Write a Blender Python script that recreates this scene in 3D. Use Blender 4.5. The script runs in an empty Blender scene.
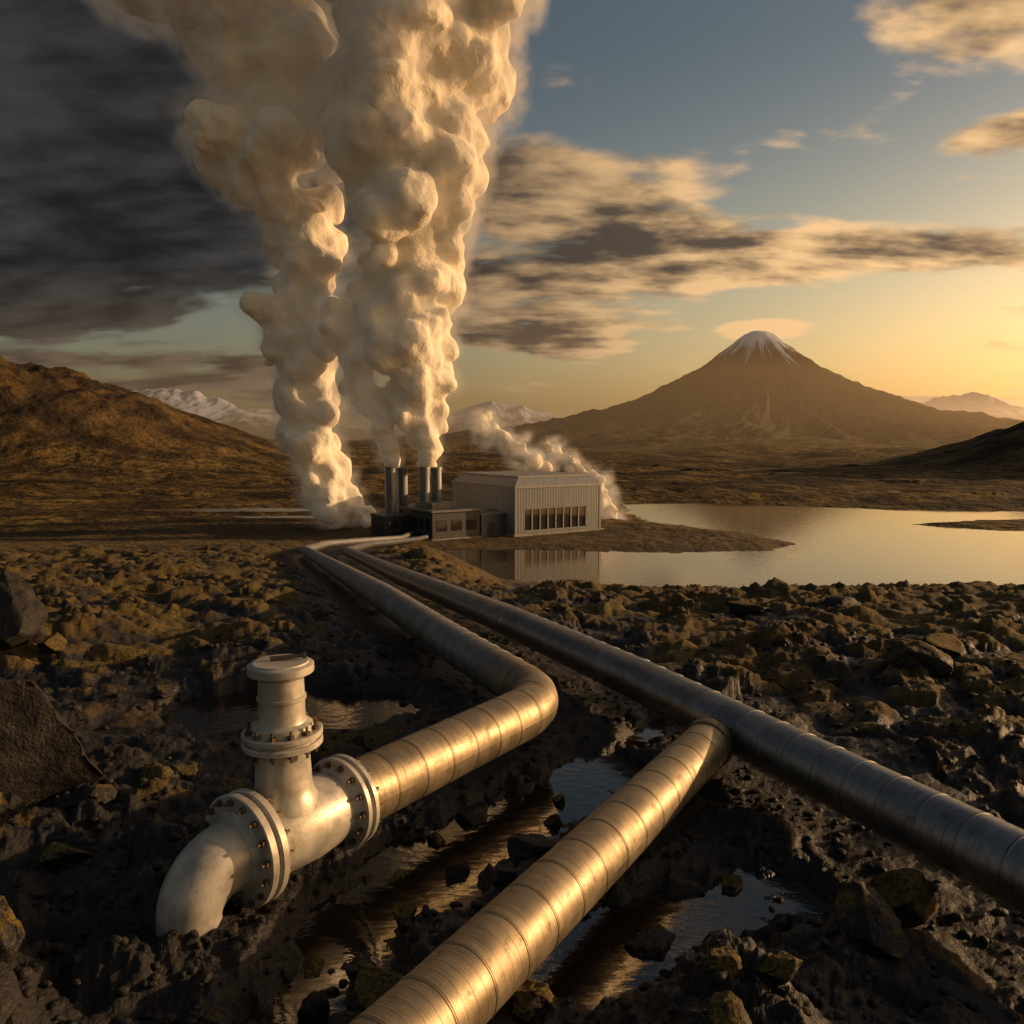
import bpy, bmesh, math, random
import numpy as np
from mathutils import Vector, Matrix, noise as mnoise
random.seed(7); np.random.seed(7)
scene = bpy.context.scene
COL = scene.collection
D = bpy.data
SUN_AZ, SUN_EL = math.radians(76), math.radians(12)
SUNV = Vector((math.sin(SUN_AZ)*math.cos(SUN_EL), math.cos(SUN_AZ)*math.cos(SUN_EL), math.sin(SUN_EL)))

# ---------------------------------------------------------------- node helpers
class G:
    def __init__(s, nt):
        s.nt = nt; s.n = nt.nodes; s.l = nt.links
    def new(s, t, ins=None, **p):
        nd = s.n.new(t)
        for k, v in p.items(): setattr(nd, k, v)
        if ins:
            for k, v in ins.items(): s.put(nd.inputs[k], v)
        return nd
    def put(s, sock, v):
        if isinstance(v, bpy.types.NodeSocket): s.l.new(v, sock)
        elif sock.type == 'RGBA' and isinstance(v, (int, float)): sock.default_value = (v, v, v, 1)
        else: sock.default_value = v
    def m(s, op, a, b=0.0, c=0.0, clamp=False):
        nd = s.n.new('ShaderNodeMath'); nd.operation = op; nd.use_clamp = clamp
        s.put(nd.inputs[0], a); s.put(nd.inputs[1], b); s.put(nd.inputs[2], c)
        return nd.outputs[0]
    def mix(s, f, a, b, blend='MIX'):
        nd = s.n.new('ShaderNodeMix'); nd.data_type = 'RGBA'; nd.blend_type = blend
        s.put(nd.inputs[0], f); s.put(nd.inputs[6], a); s.put(nd.inputs[7], b)
        return nd.outputs[2]
    def mr(s, v, a, b, c=0.0, d=1.0, smooth=True):
        nd = s.n.new('ShaderNodeMapRange'); nd.interpolation_type = 'SMOOTHSTEP' if smooth else 'LINEAR'
        s.put(nd.inputs[0], v); s.put(nd.inputs[1], a); s.put(nd.inputs[2], b); s.put(nd.inputs[3], c); s.put(nd.inputs[4], d)
        return nd.outputs[0]
    def noise(s, vec, scale, detail=4, rough=.55, dist=0.0):
        nd = s.new('ShaderNodeTexNoise', {'Scale': scale, 'Detail': detail, 'Roughness': rough, 'Distortion': dist})
        if vec is not None: s.l.new(vec, nd.inputs['Vector'])
        return nd.outputs[0]

def material(name):
    m = D.materials.new(name); m.use_nodes = True
    g = G(m.node_tree)
    return m, g, g.n['Principled BSDF']

def c4(r, g, b): return (r, g, b, 1)

def simple_mat(name, col, rough=.6, metal=0.0, var=.25, scale=3.0, bump=.1, bscale=20):
    m, g, b = material(name)
    pos = g.new('ShaderNodeNewGeometry').outputs['Position']
    n = g.noise(pos, scale, 4)
    c = g.mix(g.mr(n, .3, .7), c4(*[x*(1-var) for x in col]), c4(*[min(1, x*(1+var)) for x in col]))
    g.put(b.inputs['Base Color'], c)
    b.inputs['Metallic'].default_value = metal
    b.inputs['Roughness'].default_value = rough
    bp = g.new('ShaderNodeBump', {'Strength': bump, 'Distance': .02, 'Height': g.noise(pos, bscale, 3)})
    g.put(b.inputs['Normal'], bp.outputs[0])
    return m

# ---------------------------------------------------------------- object helpers
def setup(o, parent=None, label=None, category=None, kind=None, group=None):
    if o.name not in COL.objects: COL.objects.link(o)
    if parent is not None:
        o.parent = parent
        o.matrix_parent_inverse = Matrix.Translation(-parent.location)
    if label: o['label'] = label
    if category: o['category'] = category
    if kind: o['kind'] = kind
    if group: o['group'] = group
    return o

def mesh_obj(name, verts, faces, mat, origin=(0, 0, 0), smooth=False, uvs=None, **kw):
    me = D.meshes.new(name)
    ox, oy, oz = origin
    me.from_pydata([(v[0]-ox, v[1]-oy, v[2]-oz) for v in verts], [], faces)
    if uvs is not None:
        uvl = me.uv_layers.new(name='UVMap')
        vi = np.empty(len(me.loops), dtype=np.int32); me.loops.foreach_get('vertex_index', vi)
        uvl.data.foreach_set('uv', np.asarray(uvs, dtype=np.float32)[vi].ravel())
    if smooth:
        me.polygons.foreach_set('use_smooth', [True]*len(me.polygons))
    if mat: me.materials.append(mat)
    me.update()
    o = D.objects.new(name, me); o.location = origin
    return setup(o, **kw)

class MB:
    """accumulates primitives into one mesh"""
    def __init__(s): s.v = []; s.f = []
    def add(s, vs, fs):
        k = len(s.v); s.v += [tuple(v) for v in vs]; s.f += [tuple(i+k for i in f) for f in fs]
    def box(s, o, ax, ay, lx, ly, z0, z1):
        """o corner (x,y); ax, ay unit 2d dirs"""
        P = [(0, 0), (lx, 0), (lx, ly), (0, ly)]
        vs = [(o[0]+ax[0]*a+ay[0]*b, o[1]+ax[1]*a+ay[1]*b, z) for z in (z0, z1) for a, b in P]
        s.add(vs, [(0, 3, 2, 1), (4, 5, 6, 7), (0, 1, 5, 4), (1, 2, 6, 5), (2, 3, 7, 6), (3, 0, 4, 7)])
    def lathe(s, c, axis, prof, seg=40, cap=True):
        """prof: list of (t along axis, r)"""
        a = Vector(axis).normalized(); c = Vector(c)
        u = a.orthogonal().normalized(); w = a.cross(u)
        vs = []; fs = []
        for t, r in prof:
            for i in range(seg):
                an = 2*math.pi*i/seg
                vs.append(c+a*t+u*(r*math.cos(an))+w*(r*math.sin(an)))
        for j in range(len(prof)-1):
            for i in range(seg):
                i2 = (i+1) % seg
                fs.append((j*seg+i, j*seg+i2, (j+1)*seg+i2, (j+1)*seg+i))
        if cap:
            fs.append(tuple(reversed(range(seg)))); fs.append(tuple((len(prof)-1)*seg+i for i in range(seg)))
        s.add(vs, fs)
    def obj(s, name, mat, origin=None, bevel=0, smooth=False, **kw):
        if origin is None: origin = s.v[0]
        o = mesh_obj(name, s.v, s.f, mat, origin, smooth, **kw)
        if bevel:
            b = o.modifiers.new('bevel', 'BEVEL'); b.width = bevel; b.segments = 2; b.limit_method = 'ANGLE'
        if smooth:
            try: o.data.set_sharp_from_angle(angle=math.radians(35))
            except Exception: pass
        return o

# ---------------------------------------------------------------- numpy noise
def hsh(ix, iy, seed):
    n = (ix.astype(np.int64)*374761393 + iy.astype(np.int64)*668265263 + seed*1442695041) & 0xffffffff
    n = ((n ^ (n >> 13))*1274126177) & 0xffffffff
    n = n ^ (n >> 16)
    n = (n*2246822519) & 0xffffffff
    n = n ^ (n >> 15)
    return n/4294967296.0
def perlin(x, y, seed=0):
    ix = np.floor(x); iy = np.floor(y); fx = x-ix; fy = y-iy
    u = fx*fx*fx*(fx*(fx*6-15)+10); v = fy*fy*fy*(fy*(fy*6-15)+10)
    def gd(dx, dy):
        a = hsh(ix+dx, iy+dy, seed)*6.2831853
        return np.cos(a)*(fx-dx)+np.sin(a)*(fy-dy)
    a = gd(0, 0); b = gd(1, 0); c = gd(0, 1); d = gd(1, 1)
    return (a+(b-a)*u+(c-a)*v+(a-b-c+d)*u*v)*1.4
def fbm(x, y, seed=0, o=4, g=.5, ridge=False):
    r = 0; a = 1.0; t = 0
    for i in range(o):
        p = perlin(x, y, seed+i*17)
        if ridge: p = 1-2*np.abs(p)
        r = r+a*p; t += a; a *= g
        x, y = (x*1.6-y*1.2)+3.1, (x*1.2+y*1.6)+1.7
    return r/t
def worley(x, y, seed=0):
    ix = np.floor(x); iy = np.floor(y)
    f1 = np.full(x.shape, 9.0); cid = np.zeros(x.shape)
    for dx in (-1, 0, 1):
        for dy in (-1, 0, 1):
            cx = ix+dx; cy = iy+dy
            px = cx+.1+.8*hsh(cx, cy, seed); py = cy+.1+.8*hsh(cx, cy, seed+5)
            d = np.hypot(px-x, py-y)
            m = d < f1
            cid = np.where(m, hsh(cx, cy, seed+9), cid)
            f1 = np.where(m, d, f1)
    return f1, cid
def sst(a, b, x):
    t = np.clip((x-a)/(b-a), 0, 1); return t*t*(3-2*t)
def dist_poly(x, y, pts, closed=False):
    d = np.full(x.shape, 1e9); n = len(pts)
    for i in range(n if closed else n-1):
        ax, ay = pts[i][:2]; bx, by = pts[(i+1) % n][:2]
        ex, ey = bx-ax, by-ay
        t = np.clip(((x-ax)*ex+(y-ay)*ey)/(ex*ex+ey*ey), 0, 1)
        d = np.minimum(d, np.hypot(x-ax-t*ex, y-ay-t*ey))
    return d
def inside(x, y, pts):
    r = np.zeros(x.shape, bool); n = len(pts)
    for i in range(n):
        ax, ay = pts[i]; bx, by = pts[(i+1) % n]
        if ay == by: continue
        c = ((ay > y) != (by > y)) & (x < (bx-ax)*(y-ay)/(by-ay)+ax)
        r ^= c
    return r

# ---------------------------------------------------------------- layout
LAKE_Z = -11.5
LAKE = [(-11.5,104),(-5,94),(5.4,88),(20.1,84.5),(35.7,83.5),(56.7,87.5),(73,90),(110,105),(112,134),(87.9,139.5),(78,146),(75,151),
        (90,158),(104,161),(124,166),(150,170),(150,180),(133,180),(89,181),(70,192),(48,201),(28.4,198),(27,176),(27,156),(34.7,145.5),(42.7,130.5),
        (44.4,119.6),(35.6,113),(23.9,112),(12.6,113),(1.2,115),(-6.2,116),(-11.8,114)]
YL = [-50, 12, 17.5, 21, 28, 36, 62, 92, 120, 130, 9000]
ZL = [0, 0, -.02, -.33, -1.0, -1.95, -4.8, -8.0, -10.9, -11.15, -11.15]
YR = [-50, 12, 17.5, 21, 28, 36, 50, 62, 80, 90, 9000]
ZR = [0, 0, -.05, -.42, -1.3, -2.7, -6.0, -8.6, -11.0, -11.15, -11.15]
def smooth_tab(Y, Z):
    g = np.concatenate([np.arange(-50, 200, .5)])
    z = np.interp(g, Y, Z); k = np.ones(9)/9
    zz = np.convolve(np.pad(z, 4, mode='edge'), k, mode='valid')
    return g, zz
gL, tL = smooth_tab(YL, ZL); gR, tR = smooth_tab(YR, ZR)
def base_z(x, y):
    a = x/np.maximum(y, 5)
    w = sst(-.12, .02, a)
    return np.interp(y, gL, tL)*(1-w)+np.interp(y, gR, tR)*w
def bz(x, y): return float(base_z(np.array([x], float), np.array([y], float))[0])

F1 = Vector((-1.80, 8.15, .68)); ELB = Vector((.53, 11.38, .68)); vd = (ELB-F1).normalized(); F2 = F1-vd*1.2
PA = [(6.6, 2.8), (4.70, 6.98), (2.12, 12.86), (-.05, 17.6), (-4.2, 30), (-13.4, 64), (-15.2, 85), (-13.5, 112), (-13.2, 122)]
PB = [((F1+vd*.06).x, (F1+vd*.06).y), (.53, 11.38), (-1.18, 14.9), (-3.48, 21), (-8.2, 36), (-16.3, 62), (-19.6, 84), (-18.5, 100), (-16.4, 117), (-16, 128)]
JX = (2.96, 10.82)
cdir = (Vector((JX[0], JX[1], 0))-Vector((-.66, 5.11, 0))).normalized()
PC = [(-2.4, 2.52), (-.66, 5.11), (JX[0]-cdir.x*.62, JX[1]-cdir.y*.62)]
PUDDLES = [([(-1.75, 6.0), (-1.45, 7.0), (-.8, 8.4), (.3, 9.5), (1.3, 10.9)], .56), ([(.6, 6.7), (1.6, 7.2), (2.6, 7.7)], .60),
           ([(-4.9, 13.4), (-3.6, 13.6), (-2.8, 13.3)], 1.0), ([(1.9, 11.9), (2.3, 12.6)], .1)]
def height(x, y):
    d = np.hypot(x, y)
    z = base_z(x, y)
    dp = np.minimum(np.minimum(dist_poly(x, y, PA), dist_poly(x, y, PB)), dist_poly(x, y, PC))
    wx = x+.6*fbm(x*.9, y*.9, 3, 4); wy = y+.6*fbm(x*.9+9, y*.9, 4, 4)
    patch = sst(-.35, .25, fbm(x*.11, y*.11, 11, 3))
    f1, c1 = worley(wx/2.0, wy/2.0, 21)
    l1 = np.clip(1-f1*f1*1.9, 0, 1)*(.2+.8*c1)
    f1, c2 = worley(wx/.8, wy/.8, 31)
    l2 = np.clip(1-f1*f1*2, 0, 1)*(.15+.85*c2)
    f1, c3 = worley(wx/.3, wy/.3, 41)
    l3 = np.clip(1-f1*f1*2, 0, 1)*c3
    f1, c4_ = worley((x+1.8*fbm(x*.2, y*.2, 5, 4))/6.5, (y+1.8*fbm(x*.2, y*.2, 6, 4))/6.5, 51)
    l4 = np.clip(1-f1*f1*1.9, 0, 1)*(.1+.9*c4_)
    near = 1-sst(140, 260, d)
    corr = sst(.5, 1.7, dp)
    side = sst(1.0, 5.0, dp)
    crag = fbm(x*2.2, y*2.2, 65, 6, .62, True)
    mossn = fbm(x*.35, y*.35, 131, 4)
    soft = sst(-.1, .25, mossn)
    calm = np.exp(-((x+3.7)**2/5+(y-12.2)**2/5))
    lump = (.36*l1*(.35+.65*patch)+.24*l2+.06*l3*(1-sst(20, 45, d))*(1-.7*soft)+.15*crag*(l1+l2+.1)*(1-.8*soft)*(1-sst(40, 90, d)))*(.22+.78*corr)*(1-.5*sst(60, 120, d))
    lump = lump+(.6-.15*sst(0, 8, x))*l4*sst(9, 24, d)*side*(1-.7*sst(70, 120, d))
    lump = lump*(1-.88*calm)
    fine = (.05*fbm(x*5, y*5, 61, 4, .6)*(1-.4*soft)+.018*fbm(x*14, y*14, 62, 3, .6)*(1-sst(10, 22, d)))*(1-sst(30, 60, d))+.12*fbm(x*.8, y*.8, 71, 4)*(1-.8*calm)
    pud = np.full(x.shape, 9.0)
    for pl, r in PUDDLES:
        pud = np.minimum(pud, dist_poly(x, y, pl)-r)
    pud = pud+.40*fbm(x*1.2, y*1.2, 81, 3)+.26*fbm(x*3.5, y*3.5, 82, 4)
    mound = np.exp(-((x+3.0)**2+(y-6.65)**2)/.45)
    pud = pud+mound*1.2
    pm = 1-sst(-.25, .4, pud)
    hz = lump*(1-(.34+.55*sst(11.5, 12.5, y))*pm)+fine-.06*(1-corr)-.09*calm
    z = z+near*hz-.34*pm*(1+.2*sst(12, 13, y))+.02+mound*.12
    # plain undulation
    f1, c5 = worley((x+6*fbm(x*.05, y*.05, 7, 3))/22, (y+6*fbm(x*.05, y*.05, 8, 3))/22, 55)
    l5 = np.clip(1-f1*f1*1.9, 0, 1)*c5
    z = z+sst(150, 260, d)*(1.5*l5*(1-sst(600, 1200, d))+.6*np.clip(fbm(x*.008, y*.02, 92, 4), -.2, 1)*5)
    z = z+sst(420, 1100, d)*26*np.clip(fbm(x*.0022, y*.0035, 93, 6, .55)+.05, 0, 1)*1.5
    # lake and far pools
    sd = dist_poly(x, y, LAKE, True); ins = inside(x, y, LAKE)
    sd = np.where(ins, -sd, sd)
    e1 = (np.hypot((x+62)/20, (y-182)/5)-1)*5; e2 = (np.hypot((x+46)/12, (y-166)/2.2)-1)*2.2
    sd = np.minimum(sd, np.minimum(e1, e2)+1.5*fbm(x*.08, y*.08, 103, 3))
    sd = sd+2.4*fbm(x*.14, y*.14, 101, 5, .6)+sst(60, 200, d)*.5
    w = sst(0, 9, sd)
    shore = LAKE_Z-.08+np.clip(sd, -8, 20)*.06+.22*fbm(x*.5, y*.5, 102, 4)*sst(-1, 1.5, sd)
    isl = sst(75, 84, y)*(1-sst(260, 300, d))
    z = z*(1-isl)+(np.where(sd < 0, LAKE_Z-.08+sd*.12, 0)+np.where(sd >= 0, shore*(1-w)+z*w, 0))*isl
    yard = 1-sst(10, 22, np.hypot((x+3)/1.3, y-134))
    z = z*(1-yard)+(-11.2+.04*fbm(x, y, 105, 2))*yard
    # left hill range
    hx = np.interp(x, [-900, -600, -400, -289, -250, -216, -182, -148, -118], [150, 120, 78, 60, 50, 37, 21, 8, 0])
    er = fbm(x*.018, y*.012, 111, 6, .52, True)
    yy = y-455-(x+289)*.15
    hp = np.where(yy < 0, sst(-170, 0, yy), 1-sst(0, 260, yy))
    z = z+hx*hp*(.92+.22*er)*(x < 0)
    hx2 = np.interp(x, [222, 245, 268, 289, 350, 500], [0, 7, 17, 27, 50, 70])
    yy = y-410
    hp2 = np.where(yy < 0, sst(-150, 0, yy), 1-sst(0, 200, yy))
    z = z+hx2*hp2*(.92+.20*fbm(x*.03, y*.02, 113, 5, .55, True))*(x > 0)
    rid = np.exp(-((y-1500)/220.)**2)*sst(100, 300, x)*(1-sst(900, 1300, x))*26*(.6+.5*fbm(x*.004, y*.004, 121, 4))
    z = z+rid*1.0
    moss = sst(.20, .60, .36*l1+.50*l2+.30*l4+.60*mossn+.24*fbm(x*1.6, y*1.6, 132, 4)+.20*sst(8, 22, d)-.09)  # moss favours lump tops; bare dark hollows also paint in occlusion-like shade
    moss = moss*(.06+.94*sst(.7, 2.8, dp))*(1-pm)*(.25+.75*sst(6, 12.5, d))
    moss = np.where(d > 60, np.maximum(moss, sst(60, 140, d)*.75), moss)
    hill = np.clip(hx*hp*(x < 0)+hx2*hp2*(x > 0), 0, 20)/20
    return z, moss, np.clip(1-sst(.0, .7, pud), 0, 1), hill, np.clip(sd, -5, 50)

def hz_at(x, y):
    return float(height(np.array([float(x)]), np.array([float(y)]))[0][0])

# ---------------------------------------------------------------- terrain mesh
def build_terrain(mat):
    ang = np.radians(np.concatenate([np.linspace(-88, -38, 60, endpoint=False), np.linspace(-38, 38, 620), np.linspace(38, 88, 61)[1:]]))
    nr = 1500
    rad = 1.2*np.exp(np.linspace(0, math.log(9500/1.2), nr))
    A, R = np.meshgrid(ang, rad)
    x = (R*np.sin(A)).ravel(); y = (R*np.cos(A)).ravel()
    z, moss, wet, hill, sd = height(x, y)
    nc = len(ang)
    i = np.arange(nr-1)[:, None]*nc+np.arange(nc-1)[None, :]
    quads = np.stack([i, i+1, i+nc+1, i+nc], -1).reshape(-1, 4)
    me = D.meshes.new('ground')
    me.vertices.add(len(x)); me.vertices.foreach_set('co', np.stack([x, y, z], -1).astype(np.float32).ravel())
    nq = len(quads)
    me.loops.add(nq*4); me.loops.foreach_set('vertex_index', quads.astype(np.int32).ravel())
    me.polygons.add(nq); me.polygons.foreach_set('loop_start', np.arange(nq, dtype=np.int32)*4)
    try: me.polygons.foreach_set('loop_total', np.full(nq, 4, dtype=np.int32))
    except Exception: pass
    me.polygons.foreach_set('use_smooth', np.ones(nq, dtype=bool))
    me.update(calc_edges=True)
    for nme, arr in (('moss', moss), ('wet', wet), ('hill', hill), ('shore', sd)):
        at = me.attributes.new(nme, 'FLOAT', 'POINT'); at.data.foreach_set('value', arr.astype(np.float32))
    me.materials.append(mat)
    o = D.objects.new('ground', me)
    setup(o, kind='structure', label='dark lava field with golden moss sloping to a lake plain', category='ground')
    return o

def ground_mat():
    m, g, b = material('lava_and_moss')
    pos = g.new('ShaderNodeNewGeometry').outputs['Position']
    at = lambda n: g.new('ShaderNodeAttribute', attribute_name=n).outputs['Fac']
    moss, wet, hill, shore = at('moss'), at('wet'), at('hill'), at('shore')
    nA = g.noise(pos, 7, 5, .65); nB = g.noise(pos, .5, 4, .6); nC = g.noise(pos, 30, 4, .7); nD = g.noise(pos, .035, 7, .62)
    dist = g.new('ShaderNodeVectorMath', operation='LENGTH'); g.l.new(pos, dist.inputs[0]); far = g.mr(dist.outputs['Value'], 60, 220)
    lava = g.mix(g.mr(nA, .35, .7), c4(.0035, .0032, .003), c4(.016, .0125, .0105))
    mossc = g.mix(g.mr(nC, .38, .62), c4(.014, .011, .003), c4(.135, .093, .017))
    mossc = g.mix(g.m('MULTIPLY', g.mr(nB, .38, .62), .75), mossc, c4(.046, .028, .009))
    mf = g.m('ADD', moss, g.m('MULTIPLY', g.m('SUBTRACT', nA, .5), 1.5))
    mf = g.mr(mf, .40, .78)
    near = g.mix(mf, lava, mossc)
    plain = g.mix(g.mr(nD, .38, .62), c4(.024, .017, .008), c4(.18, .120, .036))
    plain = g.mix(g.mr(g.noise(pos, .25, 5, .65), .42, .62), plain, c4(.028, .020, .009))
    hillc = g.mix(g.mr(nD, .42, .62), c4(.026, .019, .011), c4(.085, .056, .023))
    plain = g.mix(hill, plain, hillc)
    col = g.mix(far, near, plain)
    shr = g.mr(shore, .3, 2.0, 1, 0)
    col = g.mix(g.m('MULTIPLY', shr, .8), col, c4(.018, .014, .010))
    col = g.mix(g.m('MULTIPLY', wet, .75), col, c4(.008, .0065, .005))
    g.put(b.inputs['Base Color'], col)
    r = g.mix(wet, g.mix(mf, g.mr(nA, .3, .7, .45, .8), .95), g.mr(nA, .3, .7, .16, .36))
    g.put(b.inputs['Roughness'], r)
    g.put(b.inputs['Specular IOR Level'], g.mr(far, 0, 1, .4, .1))
    h = g.m('ADD', g.m('MULTIPLY', g.noise(pos, 7, 3, .6), .5), g.m('MULTIPLY', g.noise(pos, 26, 4, .7), .36))
    h = g.m('ADD', h, g.m('MULTIPLY', g.m('MULTIPLY', g.noise(pos, .12, 5, .65), far), 60.0))
    bp = g.new('ShaderNodeBump', {'Strength': .9, 'Distance': .085, 'Height': h})
    g.put(b.inputs['Normal'], bp.outputs[0])
    return m
ground = build_terrain(ground_mat())

# ---------------------------------------------------------------- water
def water_mat(name, col, rough, scale, strength, distn, ior=1.33, spec=.8):
    m, g, b = material(name)
    pos = g.new('ShaderNodeNewGeometry').outputs['Position']
    b.inputs['Base Color'].default_value = c4(*col)
    b.inputs['Roughness'].default_value = rough
    b.inputs['IOR'].default_value = ior
    b.inputs['Specular IOR Level'].default_value = spec
    mp = g.new('ShaderNodeMapping'); g.l.new(pos, mp.inputs[0]); mp.inputs['Scale'].default_value = (1, 1.7, 1)
    bp = g.new('ShaderNodeBump', {'Strength': strength, 'Distance': distn, 'Height': g.noise(mp.outputs[0], scale, 3, .5)})
    g.put(b.inputs['Normal'], bp.outputs[0])
    return m
lake_m = water_mat('lake_water', (.05, .036, .02), .05, .7, .35, .05, 1.5, 1.0)
pud_m = water_mat('puddle_water', (.016, .012, .009), .06, 5, .32, .016, 1.5, 1.0)
mesh_obj('lake', [(-110, 78, LAKE_Z), (190, 78, LAKE_Z), (190, 215, LAKE_Z), (-110, 215, LAKE_Z)], [(0, 1, 2, 3)], lake_m, (0, 150, LAKE_Z),
         kind='structure', label='calm lake reflecting the golden sky', category='lake')
mesh_obj('puddle', [(-6.5, 4.5, -.15), (6, 4.5, -.15), (6, 16, -.15), (-6.5, 16, -.15)], [(0, 1, 2, 3)], pud_m, (0, 9, -.15),
         kind='structure', label='shallow puddles between black lava stones', category='puddle')

# ---------------------------------------------------------------- pipes
SEAM = .46
def metal_mat(name, ca, cb, rough, metal=1.0, steel_from=None):
    m, g, b = material(name)
    uv = g.new('ShaderNodeUVMap').outputs[0]
    mp = g.new('ShaderNodeMapping'); g.l.new(uv, mp.inputs[0]); mp.inputs['Scale'].default_value = (22, 1.2, 1)
    streak = g.noise(mp.outputs[0], 3, 5, .7)
    mp2 = g.new('ShaderNodeMapping'); g.l.new(uv, mp2.inputs[0]); mp2.inputs['Scale'].default_value = (1.2, .8, 1)
    blot = g.noise(mp2.outputs[0], 2.5, 5, .6)
    sx = g.new('ShaderNodeSeparateXYZ'); g.l.new(uv, sx.inputs[0])
    cell = g.m('FLOOR', g.m('DIVIDE', sx.outputs[0], SEAM))
    wn = g.new('ShaderNodeTexWhiteNoise', noise_dimensions='1D'); g.l.new(cell, wn.inputs['W'])
    f = g.m('ADD', g.m('MULTIPLY', g.mr(streak, .3, .7), .5), g.m('MULTIPLY', wn.outputs[0], .3))
    f = g.m('ADD', f, g.m('MULTIPLY', g.mr(blot, .35, .7), .3), clamp=True)
    col = g.mix(f, c4(*ca), c4(*cb))
    if steel_from is not None:
        st_ = g.mr(sx.outputs[0], steel_from, steel_from+1.5)
        col = g.mix(st_, col, g.mix(f, c4(.15, .155, .165), c4(.36, .365, .375)))
        g.put(b.inputs['Metallic'], g.m('ADD', g.m('MULTIPLY', st_, .92-metal), metal))
    else:
        b.inputs['Metallic'].default_value = metal
    fr = g.m('FRACT', g.m('DIVIDE', sx.outputs[0], SEAM))
    seam = g.m('ADD', g.m('LESS_THAN', fr, .012), g.m('GREATER_THAN', fr, .988), clamp=True)
    fr2 = g.m('FRACT', g.m('DIVIDE', sx.outputs[0], SEAM/4))
    rib = g.mr(g.m('ABSOLUTE', g.m('SUBTRACT', fr2, .5)), .40, .5)
    col = g.mix(g.m('MULTIPLY', seam, .65), col, c4(.06, .042, .022))
    col = g.mix(g.m('MULTIPLY', rib, .25), col, c4(.06, .045, .028))
    grime = g.mr(g.noise(uv, 6, 6, .7), .50, .72)
    col = g.mix(g.m('MULTIPLY', grime, .5), col, c4(.08, .06, .035))
    g.put(b.inputs['Base Color'], col)
    g.put(b.inputs['Roughness'], g.m('ADD', g.mr(blot, .3, .7, rough*.85, rough*1.2), g.m('MULTIPLY', grime, .15)))
    hh = g.m('ADD', g.m('ADD', streak, g.m('MULTIPLY', blot, 1.5)), g.m('MULTIPLY', rib, -.35))
    bp = g.new('ShaderNodeBump', {'Strength': .35, 'Distance': .01, 'Height': hh})
    g.put(b.inputs['Normal'], bp.outputs[0])
    return m
clad = metal_mat('brushed_metal_cladding', (.15, .122, .084), (.34, .28, .19), .50, .76)
clad_b = metal_mat('brushed_and_steel_cladding', (.15, .122, .084), (.34, .28, .19), .48, .76, 4.6)
clad_dark = metal_mat('steel_cladding', (.115, .12, .13), (.29, .30, .32), .36, .9)

def round_path(pts, radii):
    out = [Vector(pts[0])]
    for i in range(1, len(pts)-1):
        p = Vector(pts[i]); a = (Vector(pts[i-1])-p); b = (Vector(pts[i+1])-p)
        an = a.angle(b); r = radii[i] if isinstance(radii, (list, tuple)) else radii
        t = min(r/math.tan(an/2) if an > .01 else 0, a.length*.45, b.length*.45)
        p0 = p+a.normalized()*t; p1 = p+b.normalized()*t
        n = 14 if an < 2.9 else 5
        for k in range(n+1):
            s = k/n; out.append(p0*(1-s)**2+p*2*s*(1-s)+p1*s*s)
    out.append(Vector(pts[-1])); return out
def resample(path, step):
    out = [path[0]]; L = [0.0]; acc = 0
    for a, b in zip(path[:-1], path[1:]):
        d = (b-a).length; n = max(1, int(math.ceil(d/step)))
        for k in range(1, n+1):
            out.append(a.lerp(b, k/n)); acc += d/n; L.append(acc)
    return out, L
def tube(path, L, rads, seg=48, caps=True):
    vs = []; fs = []; uv = []
    up = Vector((0, 0, 1)); n = len(path)
    T = [(path[min(i+1, n-1)]-path[max(i-1, 0)]).normalized() for i in range(n)]
    u = T[0].cross(up)
    if u.length < .1: u = T[0].orthogonal()
    u.normalize()
    for i in range(n):
        u = (u-T[i]*u.dot(T[i])).normalized(); w = u.cross(T[i])
        for k in range(seg+1):
            a = 2*math.pi*k/seg
            vs.append(path[i]+u*(rads[i]*math.cos(a))+w*(rads[i]*math.sin(a)))
            uv.append((L[i], k/seg*2*math.pi*rads[i]))
    s1 = seg+1
    for i in range(n-1):
        for k in range(seg):
            fs.append((i*s1+k, i*s1+k+1, (i+1)*s1+k+1, (i+1)*s1+k))
    if caps:
        fs.append(tuple(range(seg))); fs.append(tuple(reversed([(n-1)*s1+k for k in range(seg)])))
    return vs, fs, uv
def pipeline(name, pts2, hgt, corner, mat, R=.33, **kw):
    pts = [(x, y, bz(x, y)+hgt) for x, y in pts2]
    path = round_path(pts, corner)
    P, L = resample(path, .3)
    seams = np.arange(SEAM, L[-1], SEAM)[:150]
    st = []
    for s in seams:
        st += [(s-.018, R), (s-.016, R+.005), (s+.016, R+.005), (s+.018, R)]
    allL = sorted([(l, R) for l in L if np.min(np.abs(seams-l)) > .035]+st)
    La = np.array(L); X = np.array([[p.x, p.y, p.z] for p in P])
    ls = np.array([a for a, _ in allL]); rs = [r for _, r in allL]
    Q = np.stack([np.interp(ls, La, X[:, k]) for k in range(3)], -1)
    Q = [Vector(q) for q in Q]
    v, f, uv = tube(Q, list(ls), rs)
    o = mesh_obj(name, v, f, mat, tuple(Q[0]), True, uv, **kw)
    o.data.set_sharp_from_angle(angle=math.radians(40))
    return o
main_pipe = pipeline('pipeline', PA, .56, [0, 6, 8, 10, 12, 9, 8, 8, 0], clad_dark, .345, label='long steel-clad pipeline running down to the power plant', category='pipeline')
valve_pipe = pipeline('pipeline', PB, .68, [0, 1.35, 8, 12, 14, 9, 8, 8, 5, 0], clad_b, .355, label='brushed metal-clad pipeline with a smooth elbow, bolted to a valve', category='pipeline')
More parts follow.
